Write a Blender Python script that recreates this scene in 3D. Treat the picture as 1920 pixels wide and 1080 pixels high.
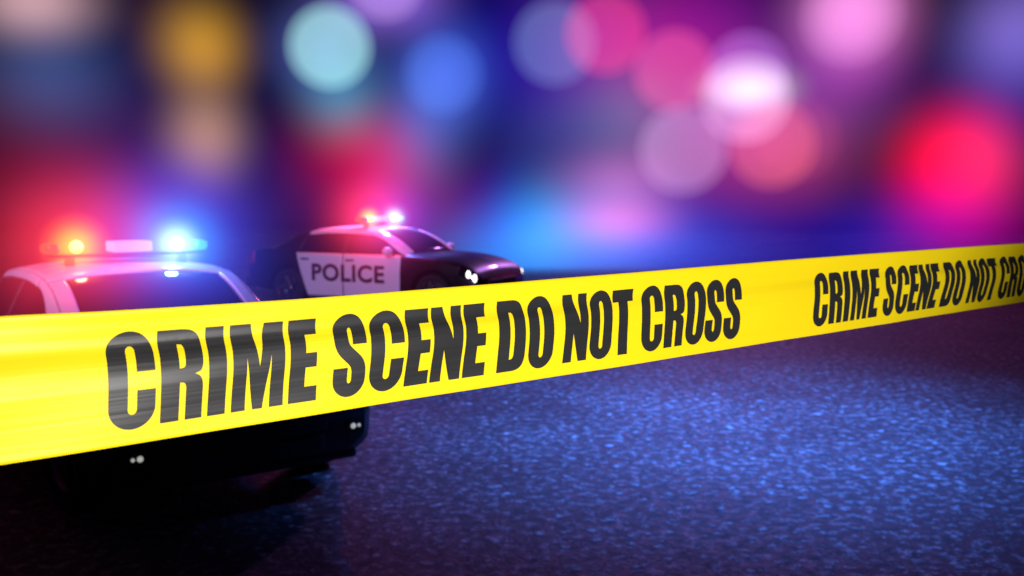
import bpy, bmesh, math, random
import numpy as np
from mathutils import Vector, Matrix
R = math.radians
random.seed(4)
scene = bpy.context.scene
for o in list(bpy.data.objects):
    bpy.data.objects.remove(o)

# ------------------------------------------------------------------ camera
CAM_H = 1.98
FPX = 1867.0                      # 35 mm lens on a 36 mm sensor, in pixels of a 1920 wide frame
PITCH = math.atan(172 / FPX)
cam_d = bpy.data.cameras.new('camera')
cam = bpy.data.objects.new('camera', cam_d)
scene.collection.objects.link(cam)
cam.location = (0, 0, CAM_H)
cam.rotation_euler = (math.pi / 2 - PITCH, 0, 0)
cam_d.lens = 35.0
cam_d.sensor_width = 36.0
cam_d.clip_end = 2000
cam_d.clip_start = 0.05
cam_d.dof.use_dof = True
cam_d.dof.focus_distance = 1.35
cam_d.dof.aperture_fstop = 6.9
scene.camera = cam

# ------------------------------------------------------------------ world: moonless night sky
world = bpy.data.worlds.new('World')
scene.world = world
world.use_nodes = True
wn = world.node_tree.nodes
wn['Background'].inputs['Color'].default_value = (0.28, 0.13, 0.75, 1)
wn['Background'].inputs['Strength'].default_value = 0.016

# ------------------------------------------------------------------ lamps
def lamp(name, kind, loc, color, power, target=None, **kw):
    d = bpy.data.lights.new(name, kind)
    d.color = color
    d.energy = power
    for k, v in kw.items():
        setattr(d, k, v)
    o = bpy.data.objects.new(name, d)
    scene.collection.objects.link(o)
    o.location = loc
    if target is not None:
        o.rotation_euler = (Vector(target) - Vector(loc)).to_track_quat('-Z', 'Y').to_euler()
    return o
# added key spot beside the camera, unseen, to light the tape
lamp('tape_fill_spot', 'SPOT', (1.15, -0.45, 1.30), (1.0, 0.96, 0.92), 295, (0.28, 1.22, 2.50),
     spot_size=R(78), spot_blend=0.45, shadow_soft_size=0.16)
# added spot without a fixture, makes the blue pool on the road
lamp('blue_pool_spot', 'SPOT', (2.1, 8.3, 4.0), (0.06, 0.22, 1.0), 5000, (1.9, 8.75, 0),
     spot_size=R(105), spot_blend=1.0, shadow_soft_size=0.25)
lamp('violet_fill_spot', 'SPOT', (6.0, 30.0, 9.0), (0.52, 0.20, 0.80), 5000, (3.0, 17.0, 0),  # added unseen spot, tints the far road violet
     spot_size=R(60), spot_blend=1.0, shadow_soft_size=0.4)

lamp('lavender_fill_spot', 'SPOT', (-5.5, -6.0, 7.0), (0.62, 0.42, 1.0), 9500, (-2.45, 18.5, 0.9),  # added unseen fill for the cars' white doors and roofs
     spot_size=R(25), spot_blend=0.7, shadow_soft_size=0.3)

# ------------------------------------------------------------------ render look
scene.view_settings.view_transform = 'Standard'
scene.view_settings.look = 'None'
scene.view_settings.exposure = 0
scene.view_settings.gamma = 1
cy = scene.cycles
cy.use_denoising = True
cy.denoiser = 'OPENIMAGEDENOISE'
cy.max_bounces = 4
cy.diffuse_bounces = 1
cy.glossy_bounces = 2
cy.transparent_max_bounces = 40
cy.volume_bounces = 0
cy.volume_max_steps = 128
cy.volume_step_rate = 2.0
cy.sample_clamp_indirect = 4

def at(u, v, depth):
    """a pixel of the 1920x1080 photograph at a planar depth -> point in the scene"""
    u, v, depth = float(u), float(v), float(depth)
    f = Vector((0, math.cos(PITCH), -math.sin(PITCH)))
    up = Vector((0, math.sin(PITCH), math.cos(PITCH)))
    return Vector((0, 0, CAM_H)) + depth * (f + (u - 960) / FPX * Vector((1, 0, 0)) + (540 - v) / FPX * up)

# ------------------------------------------------------------------ materials
def new_mat(name):
    m = bpy.data.materials.new(name)
    m.use_nodes = True
    return m, m.node_tree.nodes, m.node_tree.links, m.node_tree.nodes['Principled BSDF']

def pbr(name, color, rough=0.5, metal=0.0, coat=0.0, spec=0.5, vary=0.0, scale=8.0, emit=None, estr=0.0):
    m, n, l, b = new_mat(name)
    b.inputs['Base Color'].default_value = (*color, 1)
    b.inputs['Roughness'].default_value = rough
    b.inputs['Metallic'].default_value = metal
    b.inputs['Coat Weight'].default_value = coat
    b.inputs['Coat Roughness'].default_value = 0.06
    b.inputs['Specular IOR Level'].default_value = spec
    if vary:
        tc = n.new('ShaderNodeTexCoord')
        t = n.new('ShaderNodeTexNoise')
        t.inputs['Scale'].default_value = scale
        t.inputs['Detail'].default_value = 6
        l.new(tc.outputs['Object'], t.inputs['Vector'])
        r = n.new('ShaderNodeMapRange')
        r.inputs['To Min'].default_value = max(0.02, rough - vary)
        r.inputs['To Max'].default_value = min(1, rough + vary)
        l.new(t.outputs['Fac'], r.inputs['Value'])
        l.new(r.outputs['Result'], b.inputs['Roughness'])
    if emit:
        b.inputs['Emission Color'].default_value = (*emit, 1)
        b.inputs['Emission Strength'].default_value = estr
    return m

M = {}
M['black_paint'] = pbr('black_paint', (0.005, 0.005, 0.006), 0.4, coat=0.25, vary=0.12, scale=5)
M['white_paint'] = pbr('white_paint', (0.78, 0.78, 0.80), 0.35, coat=0.5, vary=0.1, scale=5)
M['glass'] = pbr('dark_glass', (0.006, 0.006, 0.010), 0.06, spec=0.7, vary=0.03, scale=3)
M['rubber'] = pbr('tyre_rubber', (0.012, 0.012, 0.012), 0.8, vary=0.1, scale=30)
M['rim'] = pbr('rim_metal', (0.20, 0.20, 0.21), 0.35, metal=0.9, vary=0.1)
M['plastic'] = pbr('black_plastic', (0.010, 0.010, 0.011), 0.55, vary=0.15, scale=20)
M['chrome'] = pbr('chrome', (0.5, 0.5, 0.5), 0.15, metal=1.0, vary=0.05)
M['letter_dark'] = pbr('door_lettering', (0.035, 0.020, 0.030), 0.5, vary=0.1)
M['lens_red'] = pbr('red_lens', (0.6, 0.02, 0.01), 0.2, emit=(1.0, 0.05, 0.01), estr=1.6)
M['lens_blue'] = pbr('blue_lens', (0.02, 0.1, 0.6), 0.2, emit=(0.03, 0.25, 1.0), estr=1.6)
M['bulb_red'] = pbr('red_bulb', (1, 0.5, 0.2), 0.4, emit=(1.0, 0.30, 0.03), estr=5)
M['bulb_blue'] = pbr('blue_bulb', (0.7, 0.9, 1), 0.4, emit=(0.55, 0.9, 1.0), estr=7)
M['bar_white'] = pbr('light_bar_centre', (0.25, 0.25, 0.25), 0.4, emit=(0.95, 0.60, 0.95), estr=0.40)
M['head_lamp'] = pbr('lit_head_lamp', (0.9, 0.9, 0.9), 0.3, emit=(1.0, 0.98, 0.92), estr=3)
M['fog_lamp'] = pbr('lit_fog_lamp', (0.9, 0.9, 0.9), 0.3, emit=(1.0, 1.0, 0.9), estr=.4)
M['tail'] = pbr('tail_lens', (0.25, 0.01, 0.01), 0.25, vary=0.05)

# ------------------------------------------------------------------ object helpers
def link(o):
    scene.collection.objects.link(o)
    return o

def tag(o, label=None, cat=None, group=None, kind=None):
    if label: o['label'] = label
    if cat: o['category'] = cat
    if group: o['group'] = group
    if kind: o['kind'] = kind
    return o

def mesh_obj(name, verts, faces, mat, parent=None, smooth=True):
    me = bpy.data.meshes.new(name)
    me.from_pydata([tuple(v) for v in verts], [], [tuple(f) for f in faces])
    me.materials.append(mat)
    me.validate()
    if smooth:
        for p in me.polygons: p.use_smooth = True
    o = bpy.data.objects.new(name, me)
    link(o)
    if parent is not None: o.parent = parent
    return o

def bm_obj(name, bm, mat, parent=None, smooth=False):
    me = bpy.data.meshes.new(name)
    bm.normal_update()
    bm.to_mesh(me)
    bm.free()
    for m in (mat if isinstance(mat, list) else [mat]): me.materials.append(m)
    if smooth:
        for p in me.polygons: p.use_smooth = True
    o = bpy.data.objects.new(name, me)
    link(o)
    if parent is not None: o.parent = parent
    return o

def add_box(bm, c, s, bev=0.0, seg=2, rot=None):
    r = bmesh.ops.create_cube(bm, size=1.0)
    vs = r['verts']
    m = Matrix.Translation(c) @ (rot.to_4x4() if rot else Matrix.Identity(4)) @ Matrix.Diagonal((*s, 1))
    bmesh.ops.transform(bm, matrix=m, verts=vs)
    if bev:
        es = list({e for v in vs for e in v.link_edges})
        bmesh.ops.bevel(bm, geom=es, offset=bev, segments=seg, affect='EDGES', profile=0.5)

def add_ball(bm, c, s, u=24, v=16):
    r = bmesh.ops.create_uvsphere(bm, u_segments=u, v_segments=v, radius=1.0)
    bmesh.ops.transform(bm, matrix=Matrix.Translation(c) @ Matrix.Diagonal((*s, 1)), verts=r['verts'])

def empty(name, loc, rz=0):
    o = bpy.data.objects.new(name, None)
    o.location = loc
    o.rotation_euler = (0, 0, rz)
    o.empty_display_size = 0.3
    return link(o)

def apply_bool(o, cutters):
    for c in cutters:
        m = o.modifiers.new('cut', 'BOOLEAN')
        m.operation = 'DIFFERENCE'
        m.solver = 'EXACT'
        m.object = c
    dg = bpy.context.evaluated_depsgraph_get()
    me = bpy.data.meshes.new_from_object(o.evaluated_get(dg))
    o.modifiers.clear()
    o.data = me
    for c in cutters:
        bpy.data.objects.remove(c)

def outline_mesh(name, polys):
    """closed 2D outlines (outer and holes) -> flat filled mesh"""
    cu = bpy.data.curves.new(name, 'CURVE')
    cu.dimensions = '2D'
    cu.fill_mode = 'FRONT'
    for p in polys:
        s = cu.splines.new('POLY')
        s.points.add(len(p) - 1)
        for q, (x, y) in zip(s.points, p): q.co = (x, y, 0, 1)
        s.use_cyclic_u = True
    o = link(bpy.data.objects.new(name, cu))
    dg = bpy.context.evaluated_depsgraph_get()
    dg.update()
    me = bpy.data.meshes.new_from_object(o.evaluated_get(dg))
    bpy.data.objects.remove(o)
    return me

# ------------------------------------------------------------------ road
def road():
    m, n, l, b = new_mat('asphalt')
    tc = n.new('ShaderNodeTexCoord')
    def noise(scale, detail=4, rough=0.55):
        t = n.new('ShaderNodeTexNoise')
        t.inputs['Scale'].default_value = scale
        t.inputs['Detail'].default_value = detail
        t.inputs['Roughness'].default_value = rough
        l.new(tc.outputs['Object'], t.inputs['Vector'])
        return t
    def voro(scale, feat='F1', rnd=1.0):
        t = n.new('ShaderNodeTexVoronoi')
        t.feature = feat
        t.inputs['Scale'].default_value = scale
        t.inputs['Randomness'].default_value = rnd
        l.new(tc.outputs['Object'], t.inputs['Vector'])
        return t
    def ramp(src, a, c, va=0.0, vb=1.0):
        r = n.new('ShaderNodeMapRange')
        r.inputs['From Min'].default_value = a
        r.inputs['From Max'].default_value = c
        r.inputs['To Min'].default_value = va
        r.inputs['To Max'].default_value = vb
        l.new(src, r.inputs['Value'])
        return r.outputs['Result']
    def math_(op, a, c):
        r = n.new('ShaderNodeMath')
        r.operation = op
        for i, v in enumerate((a, c)):
            if isinstance(v, (int, float)): r.inputs[i].default_value = v
            else: l.new(v, r.inputs[i])
        return r.outputs[0]
    fine = noise(55, 5, 0.7)
    mid = noise(11, 4, 0.6)
    big = noise(0.6, 3, 0.5)
    clump = noise(13, 3, 0.6)
    stones = voro(26)
    chips = voro(10)
    # bare pale stones standing out of dark binder
    chip_mask = math_('MULTIPLY', ramp(chips.outputs['Distance'], 0.20, 0.40, 1.0, 0.0), ramp(mid.outputs['Fac'], 0.50, 0.60))
    stone_mask = math_('MULTIPLY', ramp(stones.outputs['Distance'], 0.15, 0.5, 1.0, 0.0), ramp(fine.outputs['Fac'], 0.42, 0.62))
    tone = math_('ADD', math_('MULTIPLY', chip_mask, 0.26), math_('MULTIPLY', stone_mask, 0.07))
    tone = math_('ADD', tone, math_('MULTIPLY', math_('MULTIPLY', ramp(clump.outputs['Fac'], 0.52, 0.62), ramp(big.outputs['Fac'], 0.35, 0.65, 0.35, 1.1)), ramp(fine.outputs['Fac'], 0.40, 0.60, 0.0, 0.30)))
    tone = math_('ADD', tone, ramp(big.outputs['Fac'], 0.3, 0.7, 0.020, 0.042))
    col = n.new('ShaderNodeCombineColor')
    for i in range(3): l.new(tone, col.inputs[i])
    l.new(col.outputs[0], b.inputs['Base Color'])
    l.new(ramp(mid.outputs['Fac'], 0.35, 0.65, 0.5, 0.75), b.inputs['Roughness'])
    b.inputs['Specular IOR Level'].default_value = 0.16
    h = math_('ADD', math_('MULTIPLY', chip_mask, 0.8), math_('MULTIPLY', stone_mask, 0.5))
    h = math_('ADD', h, math_('MULTIPLY', fine.outputs['Fac'], 0.5))
    h = math_('ADD', h, math_('MULTIPLY', mid.outputs['Fac'], 1.0))
    bp = n.new('ShaderNodeBump')
    bp.inputs['Strength'].default_value = 0.8
    bp.inputs['Distance'].default_value = 0.012
    l.new(h, bp.inputs['Height'])
    l.new(bp.outputs['Normal'], b.inputs['Normal'])
    o = mesh_obj('road', [(-300, -100, 0), (300, -100, 0), (300, 700, 0), (-300, 700, 0)], [(0, 1, 2, 3)], m, smooth=False)
    tag(o, 'dark wet looking asphalt road with coarse pale stone chips', 'road', kind='structure')
road()

# ------------------------------------------------------------------ barrier tape
TAPE_W = 0.15
P0 = at(0, 734, 0.972); P1 = at(1920, 511, 2.478)
DIRV = Vector((P1.x - P0.x, P1.y - P0.y, 0)); LEN = DIRV.length; DIRV.normalize()
NRM = Vector((DIRV.y, -DIRV.x, 0))          # towards the camera
def _line(u):                                # photo column and depth of a place along the tape
    x, y = P0.x + DIRV.x * u, P0.y + DIRV.y * u
    return x, y
_K = [(-0.25, 0, 0), (0, 590, 878), (480, 563.5, 800), (960, 528.5, 722.5), (1440, 489, 644.5), (1920, 455, 568)]
def _edge(col, px):
    xs = [0, 480, 960, 1440, 1920]; ys = [k[col] for k in _K[1:]]
    c = np.polyfit(xs, ys, 3)
    return float(np.polyval(c, px))
def tape_z(u):
    u = float(u)
    """bottom and top height of the tape at distance u along it (slight sag between its ties)"""
    uu = min(max(u, 0.0), LEN)
    x, y = _line(uu)
    d = y / math.cos(PITCH)
    for _ in range(6):                       # depth along the view axis for a point near the tape centre
        px = 960 + FPX * x / d
        z = at(px, 0.5 * (_edge(1, px) + _edge(2, px)), d).z
        d = y * math.cos(PITCH) + (CAM_H - z) * math.sin(PITCH)
    px = 960 + FPX * x / d
    top, bot = at(px, _edge(1, px), d).z, at(px, _edge(2, px), d).z
    return bot, top
_US = np.linspace(-1.4, LEN + 2.6, 90)
_ZB, _ZT = [], []
for u in _US:
    a, c = tape_z(u); _ZB.append(a); _ZT.append(c)
_V = [0, .12, .30, .48, .62, .74, .86, 1.0]
_W = [-.0062, -.0045, .0, .0048, .0040, -.0020, .0006, .0056]
def tape_point(u, v, off=0.0):
    u, v = float(u), float(v)
    zb, zt = float(np.interp(u, _US, _ZB)), float(np.interp(u, _US, _ZT))
    amp = 0.75 + 0.35 * math.sin(u * 3.1 + 1.0)
    w = float(np.interp(v, np.linspace(0, 1, 41), _WS)) * amp
    w += 0.0012 * math.sin(9 * u + 5 * v) + 0.0008 * math.sin(23 * u - 7 * v)
    p = Vector((P0.x, P0.y, 0)) + DIRV * u + NRM * (w + off)
    p.z = zb + (zt - zb) * v
    return p
def _smooth(v):
    # Catmull-Rom through the fold profile
    i = max(0, min(len(_V) - 2, int(np.searchsorted(_V, v) - 1)))
    t = (v - _V[i]) / (_V[i + 1] - _V[i])
    p = [_W[max(i - 1, 0)], _W[i], _W[i + 1], _W[min(i + 2, len(_W) - 1)]]
    return 0.5 * (2 * p[1] + (p[2] - p[0]) * t + (2 * p[0] - 5 * p[1] + 4 * p[2] - p[3]) * t * t + (3 * p[1] - p[0] - 3 * p[2] + p[3]) * t ** 3)
_WS = [_smooth(v) for v in np.linspace(0, 1, 41)]

def tape_mat(name, color, rough, spec=0.5):
    m, n, l, b = new_mat(name)
    b.inputs['Base Color'].default_value = (*color, 1)
    b.inputs['Roughness'].default_value = rough
    b.inputs['Specular IOR Level'].default_value = spec
    uv = n.new('ShaderNodeUVMap'); uv.uv_map = 'along'
    mp = n.new('ShaderNodeMapping')
    mp.inputs['Scale'].default_value = (0.9, 9.0, 1)
    t = n.new('ShaderNodeTexNoise'); t.inputs['Scale'].default_value = 1.0; t.inputs['Detail'].default_value = 2.5
    l.new(uv.outputs[0], mp.inputs['Vector']); l.new(mp.outputs[0], t.inputs['Vector'])
    mr = n.new('ShaderNodeMapRange')
    mr.inputs['To Min'].default_value = rough - 0.10; mr.inputs['To Max'].default_value = rough + 0.12
    l.new(t.outputs['Fac'], mr.inputs['Value']); l.new(mr.outputs[0], b.inputs['Roughness'])
    bp = n.new('ShaderNodeBump'); bp.inputs['Strength'].default_value = 0.25; bp.inputs['Distance'].default_value = 0.006
    l.new(t.outputs['Fac'], bp.inputs['Height']); l.new(bp.outputs[0], b.inputs['Normal'])
    return m
M['tape'] = tape_mat('yellow_plastic_tape', (0.95, 0.72, 0.006), 0.45, 0.3)
M['tape_ink'] = tape_mat('black_tape_ink', (0.020, 0.020, 0.022), 0.42)

def set_uv(me, uvs):
    lay = me.uv_layers.new(name='along')
    for lp in me.loops: lay.data[lp.index].uv = uvs[lp.vertex_index]

# --- condensed heavy capitals, cap height 1
def arc(cx, cy, rx, ry, a0, a1, k=14):
    return [(cx + rx * math.cos(R(a0 + (a1 - a0) * i / k)), cy + ry * math.sin(R(a0 + (a1 - a0) * i / k))) for i in range(k + 1)]
def pill(x0, x1, y0, y1, ry):
    cx, rx = (x0 + x1) / 2, (x1 - x0) / 2
    return arc(cx, y1 - ry, rx, ry, 0, 180, 24) + arc(cx, y0 + ry, rx, ry, 180, 360, 24)
def pen_stroke(path, a, b):
    """outline of a path drawn with an elliptical pen (half widths a across, b up)"""
    L_, R_ = [], []
    for i, (x, y) in enumerate(path):
        p, q = path[max(i - 1, 0)], path[min(i + 1, len(path) - 1)]
        tx, ty = q[0] - p[0], q[1] - p[1]
        s = math.hypot(tx, ty) or 1
        nx, ny = -ty / s, tx / s
        k = math.sqrt((a * nx) ** 2 + (b * ny) ** 2)
        L_.append((x + a * a * nx / k, y + b * b * ny / k)); R_.append((x - a * a * nx / k, y - b * b * ny / k))
    return L_ + R_[::-1]
def bez(p0, p1, p2, p3, k=12):
    return [tuple((1 - t) ** 3 * p0[i] + 3 * (1 - t) ** 2 * t * p1[i] + 3 * (1 - t) * t * t * p2[i] + t ** 3 * p3[i] for i in (0, 1))
            for t in [j / k for j in range(k + 1)]]
def glyphs():
    g = {}
    g['I'] = (0.20, [[(0, 0), (0.20, 0), (0.20, 1), (0, 1)]])
    g['E'] = (0.354, [[(0, 0), (0.354, 0), (0.354, 0.185), (0.196, 0.185), (0.196, 0.425), (0.335, 0.425), (0.335, 0.60), (0.196, 0.60),
                       (0.196, 0.815), (0.345, 0.815), (0.345, 1), (0, 1)]])
    g['T'] = (0.438, [[(0.120, 0), (0.318, 0), (0.318, 0.815), (0.438, 0.815), (0.438, 1), (0, 1), (0, 0.815), (0.120, 0.815)]])
    g['N'] = (0.468, [[(0, 0), (0.165, 0), (0.165, 0.44), (0.305, 0), (0.468, 0), (0.468, 1), (0.305, 1), (0.305, 0.56), (0.172, 1), (0, 1)]])
    g['M'] = (0.621, [[(0, 0), (0.160, 0), (0.160, 0.64), (0.252, 0), (0.366, 0), (0.455, 0.66), (0.455, 0), (0.621, 0), (0.621, 1),
                       (0.392, 1), (0.314, 0.50), (0.234, 1), (0, 1)]])
    g['O'] = (0.456, [pill(0, 0.456, -0.02, 1.02, 0.24), pill(0.188, 0.268, 0.14, 0.86, 0.055)])
    g['D'] = (0.470, [[(0, 0)] + [(0.20, 0)] + bez((0.24, 0), (0.40, 0.0), (0.47, 0.06), (0.47, 0.26)) + bez((0.47, 0.74), (0.47, 0.94), (0.40, 1.0), (0.24, 1.0)) + [(0, 1)],
                      [(0.196, 0.17)] + bez((0.21, 0.17), (0.26, 0.17), (0.272, 0.20), (0.272, 0.30)) + bez((0.272, 0.72), (0.272, 0.80), (0.26, 0.83), (0.21, 0.83)) + [(0.196, 0.83)]])
    c_out = arc(0.2375, 0.78, 0.2375, 0.24, 0, 180, 20) + arc(0.2375, 0.22, 0.2375, 0.24, 180, 360, 20)
    c_in = [(0.475, 0.40), (0.288, 0.40)] + arc(0.240, 0.195, 0.048, 0.055, 0, -180, 12) + arc(0.240, 0.805, 0.048, 0.055, 180, 0, 12) + [(0.288, 0.60), (0.475, 0.60)]
    g['C'] = (0.475, [c_out + c_in])
    g['R'] = (0.456, [[(0, 0), (0.196, 0), (0.196, 0.43)] + bez((0.21, 0.43), (0.255, 0.43), (0.268, 0.41), (0.268, 0.33)) + [(0.268, 0), (0.450, 0)] +
                      bez((0.450, 0.34), (0.450, 0.46), (0.42, 0.50), (0.355, 0.515), 10) + bez((0.42, 0.54), (0.456, 0.58), (0.456, 0.64), (0.456, 0.74)) +
                      bez((0.456, 0.80), (0.456, 0.94), (0.40, 1.0), (0.24, 1.0)) + [(0, 1)],
                      [(0.196, 0.585)] + bez((0.21, 0.585), (0.255, 0.585), (0.268, 0.60), (0.268, 0.66)) + bez((0.268, 0.76), (0.268, 0.82), (0.25, 0.84), (0.21, 0.84)) + [(0.196, 0.84)]])
    sp = [(0.345, 0.645), (0.345, 0.70)] + arc(0.2215, 0.80, 0.1235, 0.135, 0, 180, 18) + bez((0.098, 0.745), (0.098, 0.60), (0.16, 0.56), (0.2215, 0.50), 10) \
        + bez((0.2215, 0.50), (0.285, 0.44), (0.345, 0.40), (0.345, 0.255), 10) + arc(0.2215, 0.20, 0.1235, 0.135, 0, -180, 18) + [(0.098, 0.30), (0.098, 0.355)]
    sp = [p for i, p in enumerate(sp) if i == 0 or math.hypot(p[0] - sp[i - 1][0], p[1] - sp[i - 1][1]) > 1e-4]
    g['S'] = (0.443, [pen_stroke(sp, 0.094, 0.086)])
    return g
GL = glyphs()
PHRASE = 'CRIME SCENE DO NOT CROSS'
STARTS = [0.0, 0.533, 1.05, 1.324, 2.014, None, 2.576, 3.077, 3.602, 3.995, 4.509, None, 5.073, 5.611, None, 6.283, 6.804, 7.283, None,
          7.91, 8.435, 8.952, 9.437, 9.917]

def lettering(u0, parent, cap=0.104, vbase=0.128):
    polys = []
    for ch, st in zip(PHRASE, STARTS):
        if st is None: continue
        for p in GL[ch][1]:
            polys.append([(x + st, y) for x, y in p])
    me = outline_mesh('lettering', polys)
    bm = bmesh.new(); bm.from_mesh(me)
    for i in range(-1, 28):
        bmesh.ops.bisect_plane(bm, geom=bm.verts[:] + bm.edges[:] + bm.faces[:], plane_co=(0, i / 26.0 + 0.0013, 0), plane_no=(0, 1, 0))
    for i in range(1, 84):
        bmesh.ops.bisect_plane(bm, geom=bm.verts[:] + bm.edges[:] + bm.faces[:], plane_co=(i / 8.0 + 0.0017, 0, 0), plane_no=(1, 0, 0))
    uvs = {}
    bm.verts.index_update()
    for v in bm.verts:
        u, h = u0 + v.co.x * cap, vbase + v.co.y * cap / TAPE_W
        uvs[v.index] = (u, h)
        v.co = tape_point(u, h, 0.0006)
    for f in bm.faces:
        f.normal_update()
        if f.normal.dot(NRM) < 0: f.normal_flip()
    o = bm_obj('lettering', bm, M['tape_ink'], parent, smooth=True)
    set_uv(o.data, uvs)
    return o

def tape():
    NU, NV = 420, 40
    vs, uvs, fs = [], [], []
    us = np.linspace(-1.35, LEN + 2.5, NU)
    for side in (0, 1):
        for u in us:
            for j in range(NV + 1):
                v = j / NV
                vs.append(tape_point(u, v, -0.0003 if side else 0.0)); uvs.append((u, v))
    k = NV + 1
    for i in range(NU - 1):
        for j in range(NV):
            a = i * k + j
            fs.append((a, a + k, a + k + 1, a + 1))
            c = NU * k + a
            fs.append((c, c + 1, c + k + 1, c + k))
        for a, c in ((i * k, NU * k + i * k),):
            fs.append((a, c, c + k, a + k))
        a, c = i * k + NV, NU * k + i * k + NV
        fs.append((a, a + k, c + k, c))
    o = mesh_obj('barrier_tape', vs, fs, M['tape'])
    set_uv(o.data, uvs)
    tag(o, 'yellow plastic barrier tape with black CRIME SCENE DO NOT CROSS lettering stretched across the road', 'tape')
    s0 = LEN / (P1.y - P0.y)
    def u_of(px):                            # place along the tape of a column of the photograph
        t = (px - 960) / FPX
        lo, hi = -0.3, LEN + 0.8
        for _ in range(50):
            md = (lo + hi) / 2
            x, y = _line(md); zb = np.interp(md, _US, _ZB) + 0.07
            d = y * math.cos(PITCH) + (CAM_H - zb) * math.sin(PITCH)
            if x / d < t: lo = md
            else: hi = md
        return lo
    ua, ub, uc = u_of(200.5), u_of(1389), u_of(1525)
    cap = (ub - ua) / 10.366
    lettering(ua, o, cap)
    lettering(uc, o, cap * 0.957, 0.122)
    lettering(ua - (uc - ua), o, cap * 0.99)
    lettering(uc + (uc - ua), o, cap * 0.957, 0.122)
tape()

# ------------------------------------------------------------------ police car
ST = np.array([  # x, half width, bottom, shoulder height, centre height
    (-2.50, .70, .46, .80, .83), (-2.44, .82, .38, .93, .97), (-2.30, .885, .32, 1.01, 1.05), (-2.0, .925, .29, 1.045, 1.085), (-1.45, .945, .26, 1.045, 1.09),
    (-.6, .940, .22, 1.02, 1.05), (.3, .940, .22, 1.00, 1.03), (.95, .940, .22, .985, 1.03), (1.55, .940, .24, .945, 1.005),
    (1.94, .920, .24, .885, .945), (2.16, .905, .25, .815, .870), (2.30, .870, .27, .73, .775), (2.375, .79, .31, .63, .66)])
def cr(xs, ys, x):
    """monotone-ish cubic through samples"""
    n = len(xs)
    d = np.zeros(n)
    s = np.diff(ys) / np.diff(xs)
    for i in range(1, n - 1):
        d[i] = 0 if s[i - 1] * s[i] <= 0 else 2 * s[i - 1] * s[i] / (s[i - 1] + s[i])
    d[0], d[-1] = s[0], s[-1]
    i = int(np.clip(np.searchsorted(xs, x) - 1, 0, n - 2))
    h = xs[i + 1] - xs[i]; t = (x - xs[i]) / h
    return (2 * t ** 3 - 3 * t * t + 1) * ys[i] + (t ** 3 - 2 * t * t + t) * h * d[i] + (-2 * t ** 3 + 3 * t * t) * ys[i + 1] + (t ** 3 - t * t) * h * d[i + 1]
def station(x):
    return [cr(ST[:, 0], ST[:, k], x) for k in (1, 2, 3, 4)]
SEC_S = np.array([0, .18, .25, .40, .55, .70, .76, .88, 1.0])
def section(x, s):
    """point of the half section at x, s from bottom centre (0) over the sill, side and shoulder to top centre (1)"""
    w, zb, zs, zt = station(x)
    h = zs - zb
    ys = np.array([0, .82 * w, w - .015, w - .004, w, w - .022, w - .065, .55 * w, 0])
    zz = np.array([zb, zb, zb + .09, zb + .36 * h, zb + .62 * h, zs - .05, zs, zt - .018, zt])
    return cr(SEC_S, ys, s), cr(SEC_S, zz, s)
def side_s(x, z):
    lo, hi = .25, .76
    for _ in range(30):
        m = (lo + hi) / 2
        if section(x, m)[1] < z: lo = m
        else: hi = m
    return lo
def side_y(x, z):
    return section(x, side_s(x, z))[0]

def grid_mesh(name, pts, mat, parent, cyc=False, flip=False, solid=0.0, smooth=True):
    ni, nj = len(pts), len(pts[0])
    vs = [p for row in pts for p in row]
    fs = []
    for i in range(ni - 1):
        for j in range(nj - 1):
            f = (i * nj + j, i * nj + j + 1, (i + 1) * nj + j + 1, (i + 1) * nj + j)
            fs.append(f[::-1] if flip else f)
    o = mesh_obj(name, vs, fs, mat, parent, smooth)
    if solid:
        m = o.modifiers.new('thickness', 'SOLIDIFY')
        m.thickness = solid
        m.offset = -1
    return o

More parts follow.
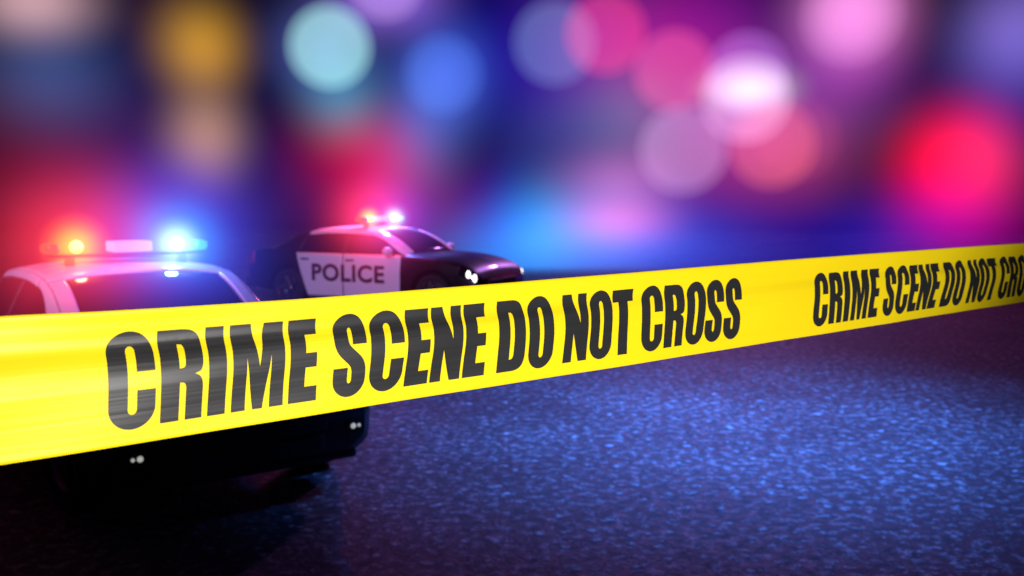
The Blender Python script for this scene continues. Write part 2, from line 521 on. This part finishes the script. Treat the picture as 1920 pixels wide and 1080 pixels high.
# greenhouse
HX = .34
GX = np.array([-1.95, -1.72, -1.40, -1.05, -.60, -.20, .15, .45, .75, 1.02])
GZ = np.array([1.085, 1.19, 1.325, 1.40, 1.435, 1.44, 1.42, 1.355, 1.22, 1.03])      # centre roofline
GW = np.array([.68, .68, .68, .68, .685, .69, .695, .70, .715, .75])                  # half width at the roof rail
GB = np.array([.80, .83, .86, .875, .885, .885, .885, .88, .865, .80])                    # half width at the belt
def gh(x, s):
    """half section of the greenhouse: s 0 roof centre .. 1 rail .. 2 belt line"""
    z, w, b = cr(GX, GZ, x), cr(GX, GW, x), cr(GX, GB, x)
    zb = station(x)[2] - .012
    rail = z - .055
    if rail < zb: rail = zb + .001
    if s <= 1:
        return s * w, z - (z - rail) * (s ** 2.6)
    t = s - 1
    return w + (b - w) * (t ** 0.85), rail + (zb - rail) * t
def gh_piece(name, x0, x1, s0, s1, mat, root, side=0, nx=26, ns=12, off=0.0, solid=0.012):
    """a panel of the greenhouse between fore-and-aft limits (each a number or a function of s) and section limits (of x)"""
    rows = []
    fx = lambda f, s: f(s) if callable(f) else f
    for i in range(nx + 1):
        row = []
        for j in range(ns + 1):
            t = j / ns
            sg = s0 if not callable(s0) else s0(0)
            s = None
            a = i / nx
            # resolve s using the mid x first, then x using s
            xm = fx(x0, 1) + (fx(x1, 1) - fx(x0, 1)) * a
            lo = s0(xm) if callable(s0) else s0
            hi = s1(xm) if callable(s1) else s1
            s = lo + (hi - lo) * t
            x = fx(x0, s) + (fx(x1, s) - fx(x0, s)) * a
            y, z = gh(x, abs(s))
            if s < 0: y = -y
            # offset outwards along the section normal
            if off:
                e = 0.004
                y2, z2 = gh(x, min(2, abs(s) + e)); y1, z1 = gh(x, max(0, abs(s) - e))
                ny, nz = -(z2 - z1), (y2 - y1)
                k = math.hypot(ny, nz) or 1
                y += (ny if s >= 0 else -ny) / k * off; z += nz / k * off
            row.append((x, y, z))
        rows.append(row)
    if side < 0: rows = [[(x, -y, z) for x, y, z in r] for r in rows]
    return grid_mesh(name, rows, mat, root, flip=(side < 0), solid=solid)

def lathe(bm, prof, seg=40, axis_y=0.0):
    """profile of (radius, y) turned about the local Y axis"""
    rings = []
    for k in range(seg):
        a = 2 * math.pi * k / seg
        rings.append([bm.verts.new((r * math.cos(a), y + axis_y, r * math.sin(a))) for r, y in prof])
    for k in range(seg):
        A, B = rings[k], rings[(k + 1) % seg]
        for j in range(len(prof) - 1):
            bm.faces.new((A[j], A[j + 1], B[j + 1], B[j]))

def make_wheel(root, x, side, steer=0.0):
    # the wheel itself is the tyre; its rim is a sub-part
    bm = bmesh.new()
    prof = [(.245, .085), (.25, .11), (.29, .122), (.325, .118), (.342, .098), (.348, .06), (.348, 0), (.348, -.06), (.342, -.098), (.325, -.118), (.29, -.122), (.25, -.11), (.245, -.085)]
    lathe(bm, prof, 56)
    w = bm_obj('wheel', bm, M['rubber'], root, smooth=True)
    w.location = (x, side * .82, .348)
    w.rotation_euler = (0, 0, (0 if side > 0 else math.pi) + steer)
    bm = bmesh.new()
    lathe(bm, [(.246, -.08), (.246, .085), (.252, .103), (.238, .106), (.225, .085), (.218, .04), (.20, -.02), (.0, -.02)], 48)
    for k in range(5):
        a = 2 * math.pi * k / 5
        for d in (-.13, .13):
            rot = Matrix.Rotation(-(a + d * .6), 3, 'Y')
            c = rot @ Vector((.135, .055, 0))
            add_box(bm, c, (.19, .035, .036), .008, 1, rot)
    lathe(bm, [(.055, .04), (.06, .08), (.045, .092), (0, .095)], 24)
    bm_obj('rim', bm, M['rim'], w, smooth=False)
    return w

def text_mesh(body, size):
    cu = bpy.data.curves.new('text', 'FONT')
    cu.body = body
    cu.size = size
    cu.align_x = 'CENTER'
    cu.offset = 0.013
    cu.space_character = 1.08
    o = link(bpy.data.objects.new('text', cu))
    dg = bpy.context.evaluated_depsgraph_get(); dg.update()
    me = bpy.data.meshes.new_from_object(o.evaluated_get(dg))
    bpy.data.objects.remove(o)
    return me

def make_car(loc, yaw, label, steer):
    root = empty('police_car', loc, yaw)
    tag(root, label, 'police car', 'police cars parked behind the tape')
    # ---- body shell, both halves
    xs = np.concatenate([np.linspace(-2.5, -2.28, 8), np.linspace(-2.2, 2.2, 50), np.linspace(2.24, 2.375, 10)])
    ss = np.linspace(0, 1, 38)
    vs, fs = [], []
    ring = []
    for x in xs:
        half = [section(x, s) for s in ss]
        pts = [(x, y, z) for y, z in half] + [(x, -y, z) for y, z in half[-2:0:-1]]
        ring.append(list(range(len(vs), len(vs) + len(pts))))
        vs += pts
    n = len(ring[0])
    for i in range(len(xs) - 1):
        for j in range(n):
            fs.append((ring[i][j], ring[i + 1][j], ring[i + 1][(j + 1) % n], ring[i][(j + 1) % n]))
    fs.append(tuple(ring[0])); fs.append(tuple(reversed(ring[-1])))
    body = mesh_obj('body', vs, fs, M['black_paint'], root)
    cutters = []
    for ax in (1.53, -1.47):
        for sd in (-1, 1):
            bm = bmesh.new()
            r = bmesh.ops.create_cone(bm, cap_ends=True, segments=48, radius1=.405, radius2=.405, depth=.40)
            bmesh.ops.transform(bm, matrix=Matrix.Translation((ax, sd * .83, .375)) @ Matrix.Rotation(math.pi / 2, 4, 'X'), verts=r['verts'])
            cutters.append(bm_obj('cut', bm, M['plastic']))
    body.parent = None
    apply_bool(body, cutters)
    body.parent = root
    for p in body.data.polygons: p.use_smooth = True
    body.data.set_sharp_from_angle(angle=R(38))

    # ---- greenhouse
    pill_a = .86
    gh_piece('windshield', HX, 1.0, -pill_a, pill_a, M['glass'], root, nx=20, ns=30)
    gh_piece('rear_window', -1.92, -1.12, -.86, .86, M['glass'], root, nx=20, ns=30)
    roof = gh_piece('roof', -1.12, HX, -1.0, 1.0, M['white_paint'], root, nx=36, ns=40, off=.004, solid=.016)
    # the pillars and side rails belong to the roof pressing
    for sd in (1, -1):
        gh_piece('pillar', HX, 1.0, .84, 1.0, M['white_paint'], roof, sd, 24, 6, .005, .018)          # windscreen pillar, top face
        gh_piece('pillar', .20, 1.02, 1.0, lambda x: 1.12 + .87 * min(1, max(0, (x - .2) / .78)) ** 2.5, M['white_paint'], roof, sd, 26, 6, .005, .018)
        gh_piece('side_rail', -1.12, .20, 1.0, lambda x: 1.14, M['white_paint'], roof, sd, 30, 5, .0045, .016)
        gh_piece('rear_pillar', -1.93, -1.12, .84, 1.0, M['black_paint'], body, sd, 20, 6, .004, .016)
        gh_piece('rear_pillar', lambda s: -1.90, lambda s: -1.12 - .10 * (s - 1), 1.0, 2.0, M['black_paint'], body, sd, 20, 14, .003, .016)
        gh_piece('side_window', lambda s: -1.12 - .10 * (s - 1), lambda s: -.27, 1.12, 2.0, M['glass'], root, sd, 24, 12, .0, .010)
        gh_piece('side_window', lambda s: -.27, lambda s: .20 + .78 * (max(0, (s - 1.12)) / .88) ** .4, 1.12, 2.0, M['glass'], root, sd, 24, 12, .0, .010)
        gh_piece('door_pillar', lambda s: -.31, lambda s: -.23, 1.10, 2.0, M['plastic'], body, sd, 3, 10, .004, .012)
        # ---- doors
        for kind in (0, 1):
            rows = []
            nx, nz = 26, 20
            for i in range(nx + 1):
                row = []
                for j in range(nz + 1):
                    t = j / nz
                    ztop = .992
                    z = .245 + (ztop - .245) * t
                    if kind == 0: xa, xb = -.262, .90 + .02 * t
                    else: xa, xb = (-1.02 - .25 * (t ** 0.9)), -.278
                    x = xa + (xb - xa) * i / nx
                    s = side_s(x, min(z, station(x)[2] - .004))
                    y = section(x, s)[0]
                    row.append((x, sd * (y + .006), z))
                rows.append(row)
            door = grid_mesh('door', rows, M['white_paint'], root, flip=(sd < 0), solid=.018)
            hx = -.10 if kind == 0 else -1.06
            bm = bmesh.new()
            hz = .885
            y = side_y(hx, hz)
            add_box(bm, (hx, sd * (y + .026), hz), (.17, .022, .030), .009, 2)
            for dx in (-.07, .07): add_box(bm, (hx + dx, sd * (y + .012), hz), (.022, .03, .024), .004, 1)
            bm_obj('handle', bm, M['plastic'], door, smooth=False)
        # ---- lettering on the doors
        me = text_mesh('POLICE', .40)
        bm = bmesh.new(); bm.from_mesh(me)
        xsn = [v.co.x for v in bm.verts]; wdt = max(xsn) - min(xsn); cx = (max(xsn) + min(xsn)) / 2
        zmin = min(v.co.y for v in bm.verts)
        for k in range(1, 12):
            bmesh.ops.bisect_plane(bm, geom=bm.verts[:] + bm.edges[:] + bm.faces[:], plane_co=(0, zmin + k * .028, 0), plane_no=(0, 1, 0))
        for k in range(1, 24):
            bmesh.ops.bisect_plane(bm, geom=bm.verts[:] + bm.edges[:] + bm.faces[:], plane_co=(min(xsn) + wdt * k / 24, 0, 0), plane_no=(1, 0, 0))
        for v in bm.verts:
            q = (v.co.x - cx) / wdt * 1.52
            x = -.155 + (q if sd < 0 else -q)
            z = .505 + (v.co.y - zmin)
            v.co = (x, sd * (side_y(x, z) + .0095), z)
        for f in bm.faces:
            f.normal_update()
            if f.normal.y * sd < 0: f.normal_flip()
        bm_obj('lettering', bm, M['letter_dark'], root, smooth=True)
        # ---- mirrors
        bm = bmesh.new()
        add_ball(bm, (.74, sd * 1.045, 1.055), (.075, .115, .075))
        mir = bm_obj('mirror', bm, M['white_paint'], root, smooth=True)
        bm = bmesh.new()
        add_box(bm, (.74, sd * .95, 1.015), (.06, .14, .03), .008, 2)
        bm_obj('mirror_arm', bm, M['plastic'], mir)
        # ---- headlights: dark housing with two lit lamps
        rows = []
        for i in range(13):
            x = 2.02 + .32 * i / 12
            row = []
            for j in range(9):
                s = .595 + .145 * j / 8
                y, z = section(x, s)
                row.append((x + .004, sd * (y + .005), z + .003))
            rows.append(row)
        hl = grid_mesh('headlight', rows, M['glass'], root, flip=(sd < 0), solid=.02)
        for (lx, ls, sc) in ((2.19, .665, 1.0), (2.29, .665, 1.0)):
            y, z = section(lx, ls)
            bm = bmesh.new()
            add_ball(bm, (lx + .006, sd * (y - .004), z - .01), (.036, .030, .066))
            bm_obj('lamp', bm, M['head_lamp'], hl, smooth=True)
        # ---- fog lights low in the bumper
        bm = bmesh.new()
        fx = 2.345
        r = bmesh.ops.create_cone(bm, cap_ends=True, segments=32, radius1=.062, radius2=.055, depth=.06)
        bmesh.ops.transform(bm, matrix=Matrix.Translation((fx + .012, sd * .70, .46)) @ Matrix.Rotation(math.pi / 2, 4, 'Y'), verts=r['verts'])
        fg = bm_obj('fog_light', bm, M['plastic'], root)
        for dy, rr in ((0, .018), (.042, .011)):
            bm = bmesh.new()
            add_ball(bm, (fx + .042, sd * (.695 + dy), .46), (.014, rr, rr), 16, 10)
            bm_obj('lamp', bm, M['fog_lamp'], fg, smooth=True)
        # ---- tail lights
        rows = []
        for i in range(9):
            x = -2.49 + .24 * i / 8
            rows.append([(x - .006, sd * (section(x, .56 + .18 * j / 8)[0] + .006), section(x, .56 + .18 * j / 8)[1]) for j in range(9)])
        grid_mesh('tail_light', rows, M['tail'], root, flip=(sd < 0), solid=.02)
        for ax in (1.53, -1.47):
            make_wheel(root, ax, sd, steer if ax > 0 else 0)
    # ---- front: grille, lower intake, lip
    bm = bmesh.new()
    add_box(bm, (2.370, 0, .535), (.03, 1.02, .16), .012, 2)
    for k in range(5): add_box(bm, (2.387, 0, .475 + k * .030), (.012, .98, .008), .002, 1)
    bm_obj('grille', bm, M['plastic'], root)
    bm = bmesh.new()
    rows = []
    add_box(bm, (2.16, 0, .262), (.34, 1.52, .07), .03, 4)
    add_box(bm, (2.366, 0, .385), (.04, .98, .10), .015, 2)
    bm_obj('bumper', bm, M['plastic'], root)
    bm = bmesh.new()
    add_box(bm, (-2.44, 0, .42), (.22, 1.66, .20), .06, 4)
    bm_obj('bumper', bm, M['black_paint'], root)
    # bonnet creases
    # ---- light bar
    bm = bmesh.new()
    add_box(bm, (-.10, 0, 1.517), (.24, 1.22, .022), .012, 2)
    for sd in (-1, 1): add_box(bm, (-.10, sd * .44, 1.470), (.10, .06, .09), .01, 2)
    bar = bm_obj('light_bar', bm, M['plastic'], root)
    bm = bmesh.new()
    add_box(bm, (-.10, 0.02, 1.578), (.22, .31, .086), .012, 2)
    bm_obj('centre_panel', bm, M['bar_white'], bar)
    for sd, lens, bulb in ((-1, 'lens_red', 'bulb_red'), (1, 'lens_blue', 'bulb_blue')):
        bm = bmesh.new()
        add_box(bm, (-.10, sd * .58, 1.575), (.24, .10, .080), .030, 4)
        bm_obj('lens', bm, M[lens], bar, smooth=True)
        bm = bmesh.new()
        add_ball(bm, (-.06, sd * .395, 1.585), (.050, .050, .050))
        bm_obj('beacon', bm, M[bulb], bar, smooth=True)
    return root

def car_point(loc, yaw, p):
    c, s = math.cos(yaw), math.sin(yaw)
    return Vector((loc[0] + c * p[0] - s * p[1], loc[1] + s * p[0] + c * p[1], p[2]))

NEAR = ((-3.06, 7.98, 0), R(-52.5))
FAR = ((-2.28, 17.9, 0), R(-26.5))
near_car = make_car(*NEAR, 'black and white police car nearest the tape with lit roof lights, facing the camera', R(5))
def copy_tree(o, parent=None):
    c = o.copy()
    link(c)
    if parent is not None: c.parent = parent
    for ch in [q for q in o.children]:
        copy_tree(ch, c)
    return c
far_car = copy_tree(near_car)
far_car.location = FAR[0]; far_car.rotation_euler = (0, 0, FAR[1])
far_car['label'] = 'police car further off, side on, with POLICE on its white doors and lit headlights'
for ch in far_car.children:
    if ch.name.startswith('wheel'):
        ch.rotation_euler = (0, 0, 0 if ch.location.y > 0 else math.pi)

# the flashing roof lamps' own light
for (loc, yaw), pw in ((NEAR, 1.0), (FAR, 3.0)):
    lamp('red_beacon_light', 'POINT', car_point(loc, yaw, (-.06, -.385, 1.70 if pw == 1 else 2.15)), (1.0, 0.03, 0.02), 24 * pw * (2 if pw > 1 else 1), shadow_soft_size=.05)
    lamp('blue_beacon_light', 'POINT', car_point(loc, yaw, (-.06, .385, 1.70 if pw == 1 else 2.15)), (0.05, 0.16, 1.0), 36 * pw * (2 if pw > 1 else 1), shadow_soft_size=.05)

# ------------------------------------------------------------------ self-emitting volumes imitating lens bloom and blurred city lights
SPH = None
def glow(u, v, depth, su, sv, color, tight=1.0):
    """a soft self-emitting ball imitating bloom or blur; su, sv its spread in photo pixels at that depth, colour its brightness through the middle"""
    global SPH
    if SPH is None:
        bm = bmesh.new()
        bmesh.ops.create_uvsphere(bm, u_segments=24, v_segments=16, radius=1.0)
        SPH = bpy.data.meshes.new('glow_volume'); bm.to_mesh(SPH); bm.free()
    sx, sz = su * depth / FPX, sv * depth / FPX
    sy = (sx + sz) / 2
    me = SPH.copy()
    o = link(bpy.data.objects.new('glow_volume', me))
    o.location = at(u, v, depth) if not isinstance(u, Vector) else u
    o.scale = (3 * sx, 3 * sy, 3 * sz)
    m = bpy.data.materials.new('glow_ball'); m.use_nodes = True
    n, l = m.node_tree.nodes, m.node_tree.links
    n.clear()
    out = n.new('ShaderNodeOutputMaterial')
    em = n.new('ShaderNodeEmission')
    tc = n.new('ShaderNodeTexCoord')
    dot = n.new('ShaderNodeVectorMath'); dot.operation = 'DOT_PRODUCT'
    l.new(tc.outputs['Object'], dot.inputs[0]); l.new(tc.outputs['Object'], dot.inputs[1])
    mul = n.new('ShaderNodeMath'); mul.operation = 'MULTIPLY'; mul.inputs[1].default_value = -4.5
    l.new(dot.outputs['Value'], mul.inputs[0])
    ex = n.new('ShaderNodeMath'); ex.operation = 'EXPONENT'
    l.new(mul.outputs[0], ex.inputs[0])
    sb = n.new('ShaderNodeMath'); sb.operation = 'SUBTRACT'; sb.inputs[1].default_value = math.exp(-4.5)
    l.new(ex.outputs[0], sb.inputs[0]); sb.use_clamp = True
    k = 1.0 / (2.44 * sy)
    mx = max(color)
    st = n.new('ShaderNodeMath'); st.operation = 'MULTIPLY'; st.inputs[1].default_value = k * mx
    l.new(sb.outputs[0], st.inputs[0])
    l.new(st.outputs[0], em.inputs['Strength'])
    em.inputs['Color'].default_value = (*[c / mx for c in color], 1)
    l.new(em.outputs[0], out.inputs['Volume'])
    me.materials.clear(); me.materials.append(m)
    tag(o, kind='stuff')
    return o

# added self-lit absorbing box in the sky's colour, hides the road's far edge
bm = bmesh.new()
add_box(bm, (0, 380, 79.0), (598, 630, 160))
m = bpy.data.materials.new('horizon_blend_glow'); m.use_nodes = True
nn = m.node_tree.nodes; nn.clear()
pv = nn.new('ShaderNodeVolumePrincipled')
pv.inputs['Color'].default_value = (0, 0, 0, 1)
pv.inputs['Density'].default_value = 0.05
pv.inputs['Emission Strength'].default_value = 0.05 * 0.016
pv.inputs['Emission Color'].default_value = (0.28, 0.13, 0.75, 1)
om = nn.new('ShaderNodeOutputMaterial')
m.node_tree.links.new(pv.outputs[0], om.inputs['Volume'])
tag(bm_obj('glow_volume', bm, m), kind='stuff')

BLOBS = [
    (60,0,70,45,(0.558,0.327,0.341)),
    (90,140,80,70,(0.028,0.066,0.189)),
    (20,310,90,110,(0.041,0.000,0.000)),
    (240,150,110,120,(0.000,0.000,0.040)),
    (300,60,45,60,(0.036,0.009,0.012)),
    (375,85,50,55,(0.371,0.193,0.000)),
    (385,255,48,60,(0.251,0.127,0.061)),
    (360,330,60,50,(0.031,0.000,0.113)),
    (500,380,90,80,(0.027,0.000,0.054)),
    (610,95,62,58,(0.071,0.095,0.354)),
    (640,190,48,48,(0.000,0.190,0.268)),
    (650,285,65,60,(0.288,0.000,0.000)),
    (720,310,55,55,(0.359,0.000,0.036)),
    (790,250,55,70,(0.058,0.095,0.326)),
    (725,-15,65,45,(0.292,0.137,0.737)),
    (830,140,55,60,(0.059,0.118,0.582)),
    (900,90,90,90,(0.000,0.000,0.081)),
    (820,390,80,60,(0.088,0.000,0.000)),
    (950,400,45,60,(0.000,0.000,0.172)),
    (1010,420,50,55,(0.000,0.189,0.224)),
    (960,490,90,60,(0.000,0.151,0.318)),
    (1160,415,60,28,(0.556,0.028,0.000)),
    (1120,430,80,50,(0.097,0.184,0.274)),
    (1160,345,70,40,(0.345,0.108,0.272)),
    (1240,430,90,60,(0.000,0.013,0.069)),
    (1060,260,90,70,(0.022,0.034,0.145)),
    (1180,220,70,60,(0.000,0.085,0.119)),
    (1000,120,90,90,(0.000,0.000,0.147)),
    (1110,60,90,90,(0.050,0.015,0.187)),
    (1250,90,110,90,(0.287,0.000,0.103)),
    (1430,180,110,100,(0.056,0.003,0.159)),
    (1300,280,110,80,(0.114,0.002,0.083)),
    (1470,280,90,70,(0.279,0.019,0.066)),
    (1350,480,120,60,(0.000,0.007,0.153)),
    (1540,460,110,70,(0.000,0.000,0.137)),
    (1330,20,90,60,(0.004,0.000,0.104)),
    (1600,20,62,62,(0.863,0.235,0.694)),
    (1600,130,70,60,(0.182,0.001,0.163)),
    (1560,180,100,80,(0.000,0.023,0.053)),
    (1910,60,70,70,(0.191,0.132,0.525)),
    (1900,180,90,80,(0.000,0.000,0.147)),
    (1800,260,62,55,(0.278,0.000,0.000)),
    (1790,310,62,55,(0.889,0.000,0.000)),
    (1850,290,55,60,(0.024,0.024,0.070)),
    (1790,450,90,60,(0.114,0.001,0.159)),
    (1660,450,80,60,(0.000,0.007,0.175)),
    (860,200,200,160,(0.000,0.000,0.036)),
    (600,330,160,100,(0.000,0.000,0.011)),
    (1100,450,180,70,(0.000,0.000,0.507))]
for (u, v, su, sv, c) in BLOBS:
    if (u, v) in ((240, 150), (300, 60), (400, 170), (360, 330), (500, 200), (500, 380)): c = tuple(q * .55 for q in c)   # the dark gaps between the lights
    low = v > 200
    glow(u, v, 27.0 if low else 50.0, su, sv, c)
glow(1405, 166, 50, 46, 25, (.6, .8, .5))
glow(1090, 462, 27, 150, 45, (.05, .10, .42))
glow(1320, 220, 46, 150, 110, (.09, .02, .10))
glow(1800, 300, 27, 80, 62, (.32, .0, .03))
glow(1800, 390, 27, 75, 55, (.30, .0, .12))
glow(385, 95, 50, 45, 45, (.16, .06, .01))
glow(385, 255, 50, 42, 48, (.16, .09, .04))
# added glow balls imitating lens bloom round the cars' roof lamps
def beacon_bloom(car, scale, core, red=1.0):
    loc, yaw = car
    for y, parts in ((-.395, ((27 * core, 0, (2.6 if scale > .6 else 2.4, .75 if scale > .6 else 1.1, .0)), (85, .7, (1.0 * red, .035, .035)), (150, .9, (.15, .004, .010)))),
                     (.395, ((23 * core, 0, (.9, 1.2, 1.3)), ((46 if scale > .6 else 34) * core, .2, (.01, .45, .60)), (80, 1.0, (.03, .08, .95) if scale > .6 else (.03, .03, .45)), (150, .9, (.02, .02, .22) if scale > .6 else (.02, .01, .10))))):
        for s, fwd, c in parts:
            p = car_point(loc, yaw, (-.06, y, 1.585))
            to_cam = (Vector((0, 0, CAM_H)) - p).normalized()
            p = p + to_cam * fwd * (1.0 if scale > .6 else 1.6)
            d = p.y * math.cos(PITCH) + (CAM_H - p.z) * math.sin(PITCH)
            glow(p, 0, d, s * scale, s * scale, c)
beacon_bloom(NEAR, 0.95, .95)
beacon_bloom(FAR, 0.50, .72, 1.05)

# ------------------------------------------------------------------ out of focus city lights: translucent glowing globes
def city_light(u, v, r, color, label, depth=48.0, squash=1.0, soft=.20):
    bm = bmesh.new()
    for k in [.98 + soft * q for q in (-1, -.75, -.5, -.25, 0, .25, .5, .75, 1)]:
        bmesh.ops.create_uvsphere(bm, u_segments=40, v_segments=24, radius=k)
    m = bpy.data.materials.new('glowing_globe'); m.use_nodes = True
    n, l = m.node_tree.nodes, m.node_tree.links
    n.clear()
    out = n.new('ShaderNodeOutputMaterial'); ad = n.new('ShaderNodeAddShader')
    tr = n.new('ShaderNodeBsdfTransparent'); em = n.new('ShaderNodeEmission')
    tr.inputs['Color'].default_value = (.99, .99, .99, 1)
    em.inputs['Color'].default_value = (*[c / max(color) for c in color], 1)
    em.inputs['Strength'].default_value = max(color) / 21
    l.new(tr.outputs[0], ad.inputs[0]); l.new(em.outputs[0], ad.inputs[1]); l.new(ad.outputs[0], out.inputs['Surface'])
    o = bm_obj('city_light', bm, m, smooth=True)
    o.location = at(u, v, depth)
    s = r * depth / FPX
    o.scale = (s, s, s * squash)
    tag(o, label, 'light', 'out of focus city lights')
    return o
city_light(618, 88, 74, (.30, .62, .55), 'large pale cyan round light above the far police car', 48, soft=.2)
city_light(832, 140, 70, (.03, .08, .28), 'soft blue round light to the right of the pale cyan one', 49, soft=.22)
city_light(722, -32, 68, (.22, .13, .22), 'lavender light cut by the top edge between the cyan and blue lights', 47)
city_light(1040, 80, 76, (.10, .14, .26), 'periwinkle blue disc of light overlapping a hot pink disc', 50)
city_light(1136, 62, 74, (.52, .03, .08), 'hot pink disc of light overlapping the periwinkle disc', 48)
city_light(1264, 132, 74, (.42, .05, .12), 'rose pink disc of light left of the bright white light', 51)
city_light(1398, 186, 79, (.46, .26, .46), 'brightest light, white above and pale pink below', 47)
city_light(1400, 136, 73, (.24, .09, .36), 'violet disc of light overlapping the top of the brightest white light', 52)
city_light(1281, 280, 80, (.28, .17, .31), 'dusty lavender disc of light below the rose pink one', 46)
city_light(1448, 272, 78, (.38, .07, .05), 'salmon red disc of light just below the brightest white light', 49)
city_light(1494, 262, 74, (.10, .015, .02), 'faint dull red disc behind the right side of the salmon disc', 53)
city_light(1597, 30, 77, (.32, .14, .28), 'big bright pink light at the top edge on the right', 48, soft=.32)
